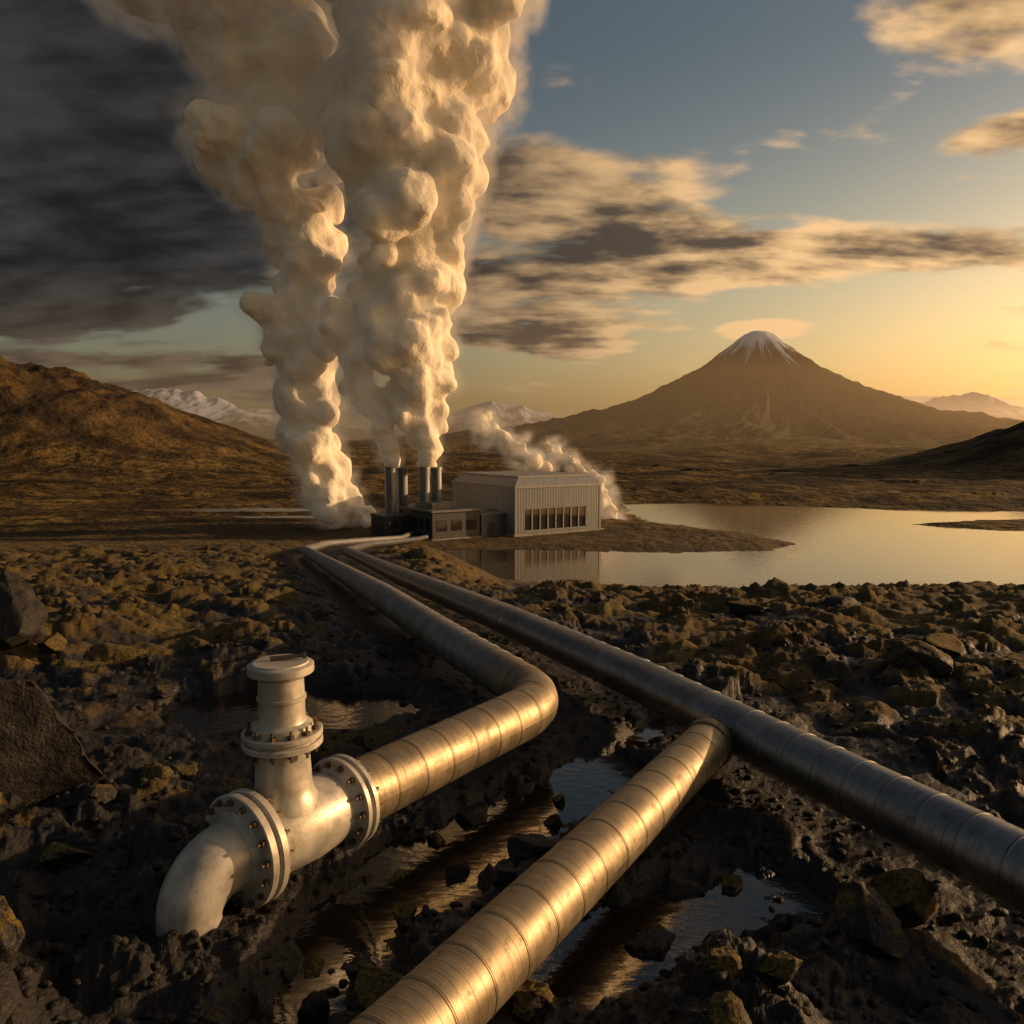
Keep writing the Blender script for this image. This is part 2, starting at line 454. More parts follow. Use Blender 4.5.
branch = pipeline('branch_pipe', PC, .48, [0, 3, 0], clad, .305, label='brushed metal-clad branch pipe joining the long pipeline', category='pipe')
mb = MB()
cc = Vector((JX[0], JX[1], .48))-cdir*.62
mb.lathe(cc, cdir, [(-.14, .307), (-.13, .328), (-.02, .334), (.03, .33), (.06, .318), (.085, .29), (.095, .24), (.55, .235)], 48)
mb.obj('joint_collar', clad, tuple(cc), smooth=True, parent=branch)

# ---------------------------------------------------------------- valve
def paint_mat():
    m, g, b = material('weathered_pale_grey_paint')
    pos = g.new('ShaderNodeNewGeometry').outputs['Position']
    n = g.noise(pos, 4, 6, .65)
    col = g.mix(g.mr(n, .3, .7), c4(.29, .275, .245), c4(.47, .45, .405))
    mp = g.new('ShaderNodeMapping'); g.l.new(pos, mp.inputs[0]); mp.inputs['Scale'].default_value = (9, 9, 1.2)
    st = g.mr(g.noise(mp.outputs[0], 1.6, 6, .65), .54, .78)
    col = g.mix(g.m('MULTIPLY', st, .5), col, c4(.12, .09, .06))
    sp = g.mr(g.noise(pos, 18, 6, .7), .60, .72)
    col = g.mix(g.m('MULTIPLY', sp, .5), col, c4(.09, .06, .035))
    g.put(b.inputs['Base Color'], col); b.inputs['Metallic'].default_value = .3
    g.put(b.inputs['Roughness'], g.m('ADD', g.mr(n, .3, .7, .36, .50), g.m('MULTIPLY', sp, .3)))
    bp = g.new('ShaderNodeBump', {'Strength': .28, 'Distance': .01, 'Height': g.noise(pos, 14, 5, .65)}); g.put(b.inputs['Normal'], bp.outputs[0])
    return m
cream = paint_mat()
rustm = simple_mat('bolt_steel', (.12, .09, .06), .5, .7, .3, 12, .1, 40)
valve = D.objects.new('pipe_valve', None); valve.location = ((F1.x+F2.x)/2, (F1.y+F2.y)/2, 0); valve.empty_display_size = .3
setup(valve, label='weathered pale grey valve with bolted flanges and elbow entering ground', category='valve')
mb = MB()
mb.lathe(F2, vd, [(0, .33), (.1, .335), (.2, .36), (.4, .40), (.7, .40), (.95, .37), (1.08, .345), (1.2, .34)], 56)
mb.obj('valve_body', cream, tuple(F2), smooth=True, parent=valve)
def flange(c, d, r, th, nb, parent, rin=.0, gap=.035):
    mb = MB()
    hh = th+gap/2
    mb.lathe(c, d, [(-hh-.07, rin), (-hh-.02, rin+.025), (-hh, rin+.05), (-hh+.001, r-.012), (-hh+.012, r), (-gap/2-.012, r), (-gap/2, r-.012), (-gap/2+.001, r-.045),
                    (gap/2-.001, r-.045), (gap/2, r-.012), (gap/2+.012, r), (hh-.012, r), (hh-.001, r-.012), (hh, rin+.05), (hh+.02, rin+.025), (hh+.07, rin)], 64)
    fo = mb.obj('flange', cream, tuple(c), smooth=True, parent=parent)
    u = d.orthogonal().normalized(); w = d.cross(u)
    first = None
    for i in range(nb):
        a = 2*math.pi*(i+.5)/nb
        p = c+u*((r-.06)*math.cos(a))+w*((r-.06)*math.sin(a))
        if first is None:
            m2 = MB()
            m2.lathe(p, d, [(-hh-.075, .016), (-hh-.034, .016), (-hh-.033, .034), (-hh+.002, .034), (-hh+.003, .015), (hh-.003, .015), (hh-.002, .034), (hh+.033, .034), (hh+.034, .016), (hh+.075, .016)], 6)
            b = m2.obj('bolt', rustm, tuple(p), parent=fo); first = b
        else:
            b = D.objects.new('bolt', first.data); b.location = p; setup(b, parent=fo)
    return fo
flange(F1, vd, .48, .07, 14, valve, .35)
flange(F2, vd, .53, .085, 16, valve, .33)
el0 = F2-vd*.08
ep = []
Rb = .40
c0 = el0-vd*.12
for k in range(19):
    a = math.radians(90*k/18)
    ep.append(c0-vd*(Rb*math.sin(a))+Vector((0, 0, -Rb*(1-math.cos(a)))))
path = [el0]+ep+[ep[-1]+Vector((0, 0, -.55))]
P, L = resample(path, .1)
v, f, uv = tube(P, L, [.33-.055*min(1, l/.7) for l in L], 48)
mesh_obj('elbow_pipe', v, f, cream, tuple(el0), True, uv, parent=valve)
S = F2+vd*.45
mb = MB()
mb.lathe((S.x, S.y, .68), (0, 0, 1), [(.1, .33), (.34, .325), (.39, .29), (.46, .275), (.86, .25), (.9, .26)], 48)
mb.obj('valve_bonnet', cream, tuple(S), smooth=True, parent=valve)
zc = 1.62
flange(Vector((S.x, S.y, zc)), Vector((0, 0, 1)), .385, .06, 12, valve, .24, .03)
mb = MB()
mb.lathe((S.x, S.y, 1.69), (0, 0, 1), [(0, .30), (.06, .29), (.09, .235), (.12, .225), (.30, .22), (.31, .235), (.34, .235), (.35, .22), (.52, .215), (.56, .25)], 48)
mb.obj('valve_neck', cream, tuple((S.x, S.y, 1.69)), smooth=True, parent=valve)
mb = MB()
mb.lathe((S.x, S.y, 2.25), (0, 0, 1), [(0, .22), (.01, .305), (.02, .315), (.09, .315), (.10, .30), (.105, .27), (.12, .26)], 48)
cap = mb.obj('valve_cap', cream, tuple((S.x, S.y, 2.25)), smooth=True, parent=valve)
mb = MB()
mb.lathe((S.x-.1, S.y, 2.392), (1, .25, .05), [(0, .022), (.3, .02), (.31, .03), (.34, .03)], 12)
mb.obj('lever', rustm, tuple((S.x, S.y, 2.37)), smooth=True, parent=cap)

# ---------------------------------------------------------------- power plant
def cladding_mat(name, ca, cb, pitch, axis, rough=.5, metal=.15, con=.22):
    m, g, b = material(name)
    pos = g.new('ShaderNodeNewGeometry').outputs['Position']
    dt = g.new('ShaderNodeVectorMath', operation='DOT_PRODUCT'); g.l.new(pos, dt.inputs[0]); dt.inputs[1].default_value = axis
    w = g.m('SINE', g.m('MULTIPLY', dt.outputs['Value'], 2*math.pi/pitch))
    mp = g.new('ShaderNodeMapping'); g.l.new(pos, mp.inputs[0]); mp.inputs['Scale'].default_value = (2, 2, .15)
    st = g.noise(mp.outputs[0], 1.5, 4)
    col = g.mix(g.mr(st, .3, .7), c4(*ca), c4(*cb))
    col = g.mix(g.mr(w, -.95, -.6, con, 0), col, c4(.05, .045, .04))
    g.put(b.inputs['Base Color'], col); b.inputs['Metallic'].default_value = metal
    b.inputs['Roughness'].default_value = rough
    bp = g.new('ShaderNodeBump', {'Strength': .15, 'Distance': .05, 'Height': w}); g.put(b.inputs['Normal'], bp.outputs[0])
    return m
AX = Vector((.832, .555)); AY = Vector((-.555, .832))
GZ = -11.25
wall_m = cladding_mat('fine_wall_cladding', (.085, .100, .120), (.125, .142, .165), .55, (AX.x, AX.y, 0))
wall_s = cladding_mat('side_wall_cladding', (.14, .155, .175), (.20, .215, .235), 1.1, (AY.x, AY.y, 0))
roof_m = cladding_mat('roof_sheet', (.17, .18, .195), (.25, .26, .275), 1.4, (AX.x, AX.y, 0), .5, .3, .12)
dark_m = simple_mat('dark_panel', (.030, .030, .033), .45, .2, .3, 1, .05, 4)
frame_m = simple_mat('pale_metal_trim', (.17, .175, .185), .5, .3, .15, 2, .05, 8)
conc_m = simple_mat('concrete', (.20, .19, .17), .85, 0, .25, 1.5, .2, 10)
gm, gg, gb = material('window_glass'); gb.inputs['Roughness'].default_value = .06
gb.inputs['Specular IOR Level'].default_value = .6
gg.put(gb.inputs['Base Color'], gg.mix(gg.noise(gg.new('ShaderNodeNewGeometry').outputs['Position'], .8, 2), c4(.01, .01, .012), c4(.035, .03, .028)))

def frame_pt(o, a, b): return (o[0]+AX.x*a+AY.x*b, o[1]+AX.y*a+AY.y*b)
K = (.5, 129.0); HL, HW, HH = 18.0, 20.8, 8.2
hall = D.objects.new('power_plant_hall', None); hall.location = (K[0]+2, K[1]+14, GZ)
setup(hall, label='large grey metal-clad power plant hall with flat roof beside lake', category='power plant')
mb = MB(); mb.box(frame_pt(K, -.5, -.5), AX, AY, HL+1, HW+1, GZ-.6, GZ+.35); mb.obj('foundation', conc_m, bevel=.03, parent=hall)
mb = MB(); mb.box(frame_pt(K, 0, .25), AX, AY, .25, HW-.25, GZ+.35, GZ+HH); mb.obj('side_wall', wall_s, parent=hall)
mb = MB(); mb.box(frame_pt(K, HL-.25, .25), AX, AY, .25, HW-.25, GZ+.35, GZ+HH); mb.obj('side_wall', wall_s, parent=hall)
mb = MB(); mb.box(frame_pt(K, .25, HW-.25), AX, AY, HL-.5, .25, GZ+.35, GZ+HH); mb.obj('back_wall', wall_s, parent=hall)
w0, w1, wz0, wz1 = 1.8, 14.8, GZ+.8, GZ+4.5
mb = MB()
mb.box(frame_pt(K, 0, 0), AX, AY, HL, .25, wz1, GZ+HH)
mb.box(frame_pt(K, 0, 0), AX, AY, HL, .25, GZ+.35, wz0)
mb.box(frame_pt(K, 0, 0), AX, AY, w0, .25, wz0, wz1); mb.box(frame_pt(K, w1, 0), AX, AY, HL-w1, .25, wz0, wz1)
mb.obj('front_wall', wall_m, parent=hall)
nb = 8; pw = (w1-w0)/nb
for i in range(nb):
    mb = MB(); mb.box(frame_pt(K, w0+i*pw+.12, .16), AX, AY, pw-.24, .05, wz0+.1, wz1-.1)
    win = mb.obj('window', gm, parent=hall)
    mb = MB()
    mb.box(frame_pt(K, w0+i*pw+.003, .02), AX, AY, .115, .2, wz0+.003, wz1-.003); mb.box(frame_pt(K, w0+(i+1)*pw-.118, .02), AX, AY, .115, .2, wz0+.003, wz1-.003)
    mb.box(frame_pt(K, w0+i*pw+.119, .04), AX, AY, pw-.238, .16, wz0+.003, wz0+.1); mb.box(frame_pt(K, w0+i*pw+.119, .04), AX, AY, pw-.238, .16, wz1-.1, wz1-.003)
    mb.obj('frame', frame_m, parent=win)
mb = MB()
mb.box(frame_pt(K, -.12, -.12), AX, AY, HL+.24, .11, GZ+HH-.35, GZ+HH+.1); mb.box(frame_pt(K, -.12, -.01), AX, AY, .11, HW+.1, GZ+HH-.35, GZ+HH+.1)
mb.box(frame_pt(K, HL+.01, -.01), AX, AY, .11, HW+.1, GZ+HH-.35, GZ+HH+.1)
mb.obj('eaves_trim', frame_m, bevel=.02, parent=hall)
for a0 in (-.06, HL-.3):
    mb = MB(); mb.box(frame_pt(K, a0, -.06), AX, AY, .36, .055, GZ+.35, GZ+HH-.35); mb.obj('corner_trim', frame_m, parent=hall)
def frustum(o, lx, ly, z0, z1, ix0, ix1, iy0, iy1):
    a = [(0, 0), (lx, 0), (lx, ly), (0, ly)]; b = [(ix0, iy0), (lx-ix1, iy0), (lx-ix1, ly-iy1), (ix0, ly-iy1)]
    vs = [(*frame_pt(o, *p), z0) for p in a]+[(*frame_pt(o, *p), z1) for p in b]
    return vs, [(0, 3, 2, 1), (4, 5, 6, 7), (0, 1, 5, 4), (1, 2, 6, 5), (2, 3, 7, 6), (3, 0, 4, 7)]
mb = MB(); mb.add(*frustum(frame_pt(K, -.02, -.02), HL+.04, HW+.04, GZ+HH+.0, GZ+HH+1.3, 1.4, .9, 1.2, 1.2))
roof = mb.obj('roof', roof_m, parent=hall)
mb = MB(); mb.box(frame_pt(K, 1.3, 1.1), AX, AY, HL-2.1, HW-2.2, GZ+HH+1.3, GZ+HH+1.65); mb.obj('roof_edge', frame_m, bevel=.03, parent=roof)
mb = MB(); mb.box(frame_pt(K, -.05, 5), AX, AY, .045, 3.2, GZ+.36, GZ+4.0); mb.obj('roller_door', dark_m, parent=hall)

K2 = (-12.4, 123.6)
annex = D.objects.new('plant_annex', None); annex.location = (K2[0], K2[1]+8, GZ)
setup(annex, label='low flat-roofed annex with dark walls and window strips', category='building')
AL, AW, AH = 8.6, 14.5, 4.4
mb = MB(); mb.box(frame_pt(K2, -.3, -.3), AX, AY, AL+.6, AW+.6, GZ-.6, GZ+.25); mb.obj('foundation', conc_m, bevel=.03, parent=annex)
mb = MB(); mb.box(K2, AX, AY, AL, AW, GZ+.25, GZ+AH); mb.obj('wall', simple_mat('dark_annex_panel', (.045, .046, .05), .5, .2), parent=annex)
mb = MB(); mb.box(frame_pt(K2, -.35, -.35), AX, AY, AL+.7, AW+.7, GZ+AH, GZ+AH+.35)
rf = mb.obj('roof', simple_mat('annex_roof_edge', (.12, .12, .125), .5, .3), bevel=.04, parent=annex)
mb = MB(); mb.box(frame_pt(K2, 1.0, 2), AX, AY, 4.5, 6, GZ+AH+.35, GZ+AH+1.3); mb.obj('roof_unit', simple_mat('roof_unit_grey', (.12, .12, .12), .5, .3), bevel=.04, parent=rf)
for i in range(3):
    mb = MB(); mb.box(frame_pt(K2, .7+i*2.7, -.05), AX, AY, 1.9, .045, GZ+1.4, GZ+3.2)
    wn = mb.obj('window', gm, parent=annex)
for i in range(6):
    mb = MB(); mb.box(frame_pt(K2, -.05, .8+i*2.25), AX, AY, .045, 1.5, GZ+1.6, GZ+3.3); mb.obj('window', gm, parent=annex)
K3 = (-5.0, 128.6)
mb = MB(); mb.box(K3, AX, AY, 5.0, 9, GZ-.3, GZ+3.6)
cb = mb.obj('connecting_block', simple_mat('grey_panel', (.09, .095, .105), .5, .2), bevel=.03, label='small grey block joining annex and hall', category='building')
mb = MB(); mb.box(frame_pt(K3, -.15, -.15), AX, AY, 5.2, 9.3, GZ+3.6, GZ+3.85); mb.obj('roof', frame_m, bevel=.03, parent=cb)
mb = MB(); mb.box(frame_pt(K3, 1.2, -.05), AX, AY, 1.4, .045, GZ+.1, GZ+2.4); mb.obj('door', dark_m, parent=cb)

stack_m, g, b = material('stack_steel')
pos = g.new('ShaderNodeNewGeometry').outputs['Position']
mp = g.new('ShaderNodeMapping'); g.l.new(pos, mp.inputs[0]); mp.inputs['Scale'].default_value = (1.5, 1.5, .2)
g.put(b.inputs['Base Color'], g.mix(g.mr(g.noise(mp.outputs[0], 1.6, 4), .3, .7), c4(.14, .145, .155), c4(.26, .265, .27)))
b.inputs['Metallic'].default_value = .4; b.inputs['Roughness'].default_value = .5
for (x, y, top, r) in ((-19.9, 130.5, .1, .92), (-18.4, 133.5, -.1, .92), (-14.4, 131.2, .1, .88), (-12.6, 132.6, .0, .88)):
    mb = MB(); h = top-GZ
    prof = [(-.5, r*1.25), (.8, r*1.25), (.82, r*1.02)]
    z = 2.0
    while z < h-.8:
        prof += [(z-.06, r), (z-.05, r+.05), (z+.05, r+.05), (z+.06, r)]; z += 2.1
    prof += [(h-.5, r), (h-.48, r+.1), (h, r+.1), (h+.001, r-.08), (h-1.5, r-.08)]
    mb.lathe((x, y, GZ), (0, 0, 1), prof, 36)
    st = mb.obj('chimney', stack_m, (x, y, GZ), smooth=True, label='cylindrical steel chimney venting steam', category='chimney', group='power plant chimneys')
    m2 = MB()
    for k in range(2):
        m2.box((x-.25+.45*k, y-r-.25), (1, 0), (0, 1), .05, .05, GZ+3, top)
    zz = GZ+3.2
    while zz < top: m2.box((x-.2, y-r-.245), (1, 0), (0, 1), .4, .04, zz, zz+.05); zz += .4
    m2.obj('ladder', dark_m, parent=st)
mb = MB()
mb.box((-20.6, 127.3), AX, AY, 8.6, 5, GZ-.3, GZ+3.4)
o = mb.obj('pump_house', dark_m, bevel=.04, label='low dark pump house at chimney base', category='building')
mb = MB(); mb.box((-20.7, 127.1), AX, AY, 8.9, 5.3, GZ+3.4, GZ+3.65); mb.obj('roof', simple_mat('pump_house_roof', (.10, .10, .10), .5, .3), bevel=.03, parent=o)
for i in range(3):
    mb = MB(); mb.box(frame_pt((-20.6, 127.3), .8+i*2.6, -.05), AX, AY, 1.8, .045, GZ+1.4, GZ+2.6)
    mb.obj('window', gm, parent=o)

# ---------------------------------------------------------------- mountains
def mountain_mat(name, snow_lo, snow_hi, ca, cb, snow_noise=60, sc=.01, snow=(.6, .6, .62), gk=1.1):
    m, g, b = material(name)
    pos = g.new('ShaderNodeNewGeometry').outputs['Position']
    sx = g.new('ShaderNodeSeparateXYZ'); g.l.new(pos, sx.inputs[0])
    n = g.noise(pos, sc, 5, .62)
    col = g.mix(g.mr(n, .35, .65), c4(*ca), c4(*cb))
    at = g.new('ShaderNodeAttribute', attribute_name='gully').outputs['Fac']
    z = g.m('ADD', sx.outputs[2], g.m('MULTIPLY', g.m('SUBTRACT', g.noise(pos, sc*3, 6, .7), .5), snow_noise))
    z = g.m('ADD', z, g.m('MULTIPLY', at, snow_noise*gk))
    sn = g.mr(z, snow_lo, snow_hi)
    col = g.mix(sn, col, c4(*snow))
    g.put(b.inputs['Base Color'], col); b.inputs['Roughness'].default_value = .9
    b.inputs['Specular IOR Level'].default_value = .1
    bp = g.new('ShaderNodeBump', {'Strength': .9, 'Distance': 1.2/sc*.09, 'Height': n}); g.put(b.inputs['Normal'], bp.outputs[0])
    return m
def grid_obj(name, x, y, z, gully, nc, nr, mat, closed=False, **kw):
    i = np.arange(nr-1)[:, None]*nc+np.arange(nc-1)[None, :]
    q = np.stack([i, i+1, i+nc+1, i+nc], -1).reshape(-1, 4)
    o = mesh_obj(name, np.stack([x, y, z], -1).tolist(), q.tolist(), mat, (float(x.mean()), float(y.mean()), -20), True, **kw)
    at = o.data.attributes.new('gully', 'FLOAT', 'POINT'); at.data.foreach_set('value', gully.astype(np.float32))
    return o
VC = (755., 2480.)
th = -np.linspace(0, 2*math.pi, 1101); rr = np.concatenate([np.linspace(0, 200, 90, endpoint=False), np.linspace(200, 1500, 190)])
T, R = np.meshgrid(th, rr); T = T.ravel(); R = R.ravel()
prof = np.interp(R, [0, 22, 42, 75, 173, 330, 487, 612, 738, 942, 1256, 1500], [333, 335, 326, 297, 215, 120, 67, 41, 21, 0, -16, -30])
cx, cy = np.cos(T), np.sin(T)
wob = fbm(cx*1.2+5, cy*1.2, 201, 3)
g1 = fbm(cx*11+R*.0016, cy*11, 203, 5, .6, True); g2 = fbm(cx*R*.012, cy*R*.012, 205, 5, .55)
amp = sst(30, 330, R)*(1-sst(900, 1500, R))
z = prof+amp*(38*g1+16*g2)-10*amp+wob*14*sst(60, 500, R)+3*g1*sst(10, 80, R)+4*fbm(cx*R*.04, cy*R*.04, 207, 3)*sst(0, 60, R)
gul = fbm(cx*22, cy*22, 209, 4, .6, True)
vm = mountain_mat('volcano_slopes', 238, 256, (.010, .0072, .0048), (.034, .021, .011), 64, .012, (.92, .92, .94), 1.9)
grid_obj('mountain', VC[0]+R*cx, VC[1]+R*cy, z, -gul*.9+.22, 1101, len(rr), vm, kind='structure', label='cone-shaped volcano with snow-streaked summit', category='mountain')
def ridge_range(cx, cy, wid, dep, peaks, seed, mat, label):
    nc, nr = 320, 120
    X, Y = np.meshgrid(np.linspace(-wid, wid, nc), np.linspace(-dep, dep, nr))
    X = X.ravel(); Y = Y.ravel()
    env = np.interp(X, [p[0] for p in peaks], [p[1] for p in peaks])
    yy = np.abs(Y)/dep
    rdg = fbm(X/600, Y/600, seed, 6, .5, True); rd2 = fbm(X/220, Y/220, seed+3, 5, .55, True)
    z = -25+env*(1-yy)**1.3*(.82+.22*rdg+.08*rd2)
    grid_obj('mountain', cx+X, cy+Y, z, rd2*.5, nc, nr, mat, kind='structure', label=label, category='mountain')
sm = mountain_mat('snowy_ridge', 150, 280, (.03, .03, .032), (.055, .05, .048), 240, .003, (.33, .35, .40), 1.2)
ridge_range(-2350, 6000, 1700, 1500, [(-1700, 60), (-900, 320), (-560, 390), (-250, 420), (0, 370), (300, 290), (700, 220), (1100, 140), (1700, 0)], 301, sm, 'distant snow-covered mountain range')
ridge_range(-150, 6100, 1100, 1300, [(-1100, 0), (-600, 170), (-200, 280), (0, 310), (250, 285), (500, 205), (800, 100), (1100, 0)], 311, sm, 'distant snowy peak above the plain')
ridge_range(3450, 6000, 1500, 1300, [(-1500, 0), (-900, 140), (-500, 270), (-150, 380), (100, 360), (450, 260), (900, 190), (1500, 150)], 321, sm, 'distant snowy ridge in golden haze')

# ---------------------------------------------------------------- rocks
def rock_mat():
    m, g, b = material('lava_rock')
    geo = g.new('ShaderNodeNewGeometry'); pos = geo.outputs['Position']
    n = g.noise(pos, 4, 5, .68); n2 = g.noise(pos, 30, 3, .65)
    col = g.mix(g.mr(n, .35, .7), c4(.004, .0036, .0034), c4(.020, .016, .013))
    sx = g.new('ShaderNodeSeparateXYZ'); g.l.new(geo.outputs['Normal'], sx.inputs[0])
    oi = g.new('ShaderNodeObjectInfo').outputs['Random']
    f = g.m('ADD', g.m('MULTIPLY', sx.outputs[2], .8), g.m('MULTIPLY', g.m('SUBTRACT', n, .5), 1.6))
    f = g.m('ADD', f, g.m('MULTIPLY', g.m('SUBTRACT', oi, .5), .9))
    f = g.mr(f, .60, .82)
    col = g.mix(f, col, g.mix(g.mr(n2, .35, .65), c4(.025, .019, .0045), c4(.125, .085, .017)))
    g.put(b.inputs['Base Color'], col); g.put(b.inputs['Roughness'], g.mix(f, g.mr(n2, .3, .7, .5, .85), .95))
    b.inputs['Specular IOR Level'].default_value = .35
    h = g.m('ADD', n, g.m('MULTIPLY', n2, .25))
    bp = g.new('ShaderNodeBump', {'Strength': .8, 'Distance': .08, 'Height': h}); g.put(b.inputs['Normal'], bp.outputs[0])
    return m
rockm = rock_mat()
def rock_mesh(seed, sub=5):
    bm = bmesh.new(); bmesh.ops.create_icosphere(bm, subdivisions=sub, radius=1)
    o = Vector((seed*7.3, seed*3.1, seed*1.7))
    rnd = random.Random(seed)
    planes = [(Vector((rnd.gauss(0, 1), rnd.gauss(0, 1), rnd.gauss(0, .8))).normalized(), rnd.uniform(.42, .78)) for _ in range(15)]
    for v in bm.verts:
        p = v.co.copy()
        for n_, d_ in planes:
            k = p.dot(n_)
            if k > d_: p -= n_*(k-d_)*.95
        q = p+o
        n1 = mnoise.fractal(q*1.5, 1.0, 2.0, 3); n2 = mnoise.ridged_multi_fractal(q*2.6, .9, 2.1, 5, 1.0, 2.0)
        p *= 1.15+.14*n1+.07*(n2-1)
        v.co = p
    me = D.meshes.new('lava_rock'); bm.to_mesh(me); bm.free()
    me.polygons.foreach_set('use_smooth', [True]*len(me.polygons)); me.materials.append(rockm)
    return me
rocks = [rock_mesh(i+1, 5) for i in range(8)]
def put_rock(x, y, s, k, sz=(1, 1, .7), rot=None, label=None, sink=.3, tilt=.2):
    o = D.objects.new('lava_rock', rocks[k % 8])
    z = hz_at(x, y)
    o.location = (x, y, z+s*sz[2]*(1-sink)*.5)
    o.scale = (s*sz[0], s*sz[1], s*sz[2])
    o.rotation_euler = (random.uniform(-tilt, tilt), random.uniform(-tilt, tilt), random.uniform(0, 6.28) if rot is None else rot)
    setup(o, label=label or 'rough black lava rock on the lava field', category='rock', group='lava rocks')
    return o
put_rock(-6.25, 9.6, 1.15, 0, (1.05, .9, .95), .4, 'large angular dark boulder standing on the lava field')
put_rock(-10.0, 15.6, .95, 3, (.8, 1, 1.0), 1.0, 'tall dark boulder on mossy ground')
put_rock(-4.3, 6.1, .42, 2, (1, 1, .9)); put_rock(-3.75, 5.4, .3, 5)
put_rock(7.3, 14.2, .55, 1, (1.2, 1, .7), sink=.5); put_rock(8.6, 15.6, .5, 4, (1.3, 1, .65), sink=.5); put_rock(8.6, 20.5, .6, 6, (1.4, 1, .5), sink=.5); put_rock(6.2, 20.2, .5, 7, (1.6, 1, .5), sink=.5)
put_rock(3.1, 6.5, .36, 3); put_rock(3.7, 7.3, .42, 6); put_rock(1.3, 6.95, .24, 1, (1.3, 1, .6)); put_rock(.15, 5.9, .22, 2)
put_rock(-1.0, 5.9, .28, 7); put_rock(-1.35, 9.9, .28, 5, (1.3, 1, .7)); put_rock(-.5, 9.5, .26, 4, (1.3, 1, .7))
for i, (x, y, s) in enumerate([(-1.5, 7.6, .15), (-1.2, 8.1, .12), (-.6, 8.2, .16), (-1.75, 6.6, .14), (.1, 9.0, .14), (.6, 9.9, .14), (1.9, 7.0, .15), (1.1, 7.4, .12), (2.3, 7.9, .15), (-1.3, 6.4, .11),
                               (-.2, 8.9, .10), (-3.4, 13.5, .12), (-1.0, 7.2, .12), (-1.6, 6.1, .14), (.5, 9.3, .11), (1.5, 7.6, .14), (2.0, 7.5, .10), (-.9, 8.9, .13)]):
    put_rock(x, y, s, i, (1.3, 1, .9), sink=-.4)
cnt = 0
rnd = random.Random(3)
while cnt < 75:
    r = 5.2*math.exp(rnd.random()**.8*math.log(9.5)); a = math.radians(rnd.uniform(-37, 37))
    x, y = r*math.sin(a), r*math.cos(a)
    X = np.array([x]); Y = np.array([y])
    dp = min(dist_poly(X, Y, P_)[0] for P_ in (PA, PB, PC))
    s = rnd.uniform(.08, .24)*(1+r*.015)*(1.3 if rnd.random() < .1 else 1)
    if dp < .5+s or math.hypot(x+2.6, y-7.2) < 1.1: continue
    put_rock(x, y, s, rnd.randrange(8), (rnd.uniform(.9, 1.5), 1, rnd.uniform(.5, .8)), sink=.8, tilt=.4); cnt += 1
bm = bmesh.new(); bmesh.ops.create_icosphere(bm, subdivisions=2, radius=1)
bv = np.array([v.co[:] for v in bm.verts]); bf = [tuple(v.index for v in f.verts) for f in bm.faces]; bm.free()
NS = 2000
r = 4.6*np.exp(np.random.rand(NS)**.9*math.log(4.0)); a = np.radians(np.random.uniform(-38, 38, NS))
X = r*np.sin(a); Y = r*np.cos(a); Z = height(X, Y)[0]
V = []
for i in range(NS):
    s = np.random.uniform(.014, .045)*(1+r[i]*.03)
    nv = bv*(1+.22*np.sin(bv[:, [1, 2, 0]]*np.random.uniform(1, 4)+np.random.uniform(0, 6, 3)))*np.array([s*np.random.uniform(.8, 1.5), s, s*.7])
    V.append(nv+np.array([X[i], Y[i], Z[i]+s*.15]))
V = np.concatenate(V)
BF = np.array(bf); F = (BF[None]+np.arange(NS)[:, None, None]*len(bv)).reshape(-1, 3)
mesh_obj('loose_stones', V.tolist(), F.tolist(), rockm, (0, 0, 0), True, kind='stuff', label='loose black lava gravel scattered over ground', category='stones')

# ---------------------------------------------------------------- steam
def steam_mat(name, dens, glow):
    m = D.materials.new(name); m.use_nodes = True; g = G(m.node_tree)
    g.n.remove(g.n['Principled BSDF'])
    out = g.n['Material Output']
    pos = g.new('ShaderNodeNewGeometry').outputs['Position']
    da = g.new('ShaderNodeAttribute', attribute_name='density').outputs['Fac']
    n = g.noise(pos, .36, 2, .6)
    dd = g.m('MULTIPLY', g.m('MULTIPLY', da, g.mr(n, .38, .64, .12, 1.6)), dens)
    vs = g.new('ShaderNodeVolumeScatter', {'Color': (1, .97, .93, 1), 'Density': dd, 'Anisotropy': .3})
    em = g.new('ShaderNodeEmission', {'Color': (1, .70, .45, 1), 'Strength': g.m('MULTIPLY', dd, glow)})  # added emission stands in for light scattered repeatedly inside the steam
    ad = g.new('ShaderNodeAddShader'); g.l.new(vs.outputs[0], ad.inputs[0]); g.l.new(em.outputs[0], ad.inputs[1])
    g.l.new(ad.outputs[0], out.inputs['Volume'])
    return m
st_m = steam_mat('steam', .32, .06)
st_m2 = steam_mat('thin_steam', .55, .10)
core_m = D.materials.new('dense_steam'); core_m.use_nodes = True; g = G(core_m.node_tree); g.n.remove(g.n['Principled BSDF'])
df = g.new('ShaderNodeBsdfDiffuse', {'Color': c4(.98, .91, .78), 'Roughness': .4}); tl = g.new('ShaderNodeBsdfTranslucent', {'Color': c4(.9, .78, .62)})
mxs = g.new('ShaderNodeMixShader', {'Fac': .13}); g.l.new(df.outputs[0], mxs.inputs[1]); g.l.new(tl.outputs[0], mxs.inputs[2])
cp = g.new('ShaderNodeNewGeometry').outputs['Position']
bp = g.new('ShaderNodeBump', {'Strength': .5, 'Distance': 1.8, 'Height': g.noise(cp, .32, 4, .55)})
g.l.new(bp.outputs[0], df.inputs['Normal']); g.l.new(bp.outputs[0], tl.inputs['Normal'])
g.l.new(mxs.outputs[0], g.n['Material Output'].inputs['Surface'])
tx1 = D.textures.new('billow_large', 'CLOUDS'); tx1.noise_scale = 9; tx1.noise_depth = 2
tx2 = D.textures.new('billow_small', 'CLOUDS'); tx2.noise_scale = 3.2; tx2.noise_depth = 3
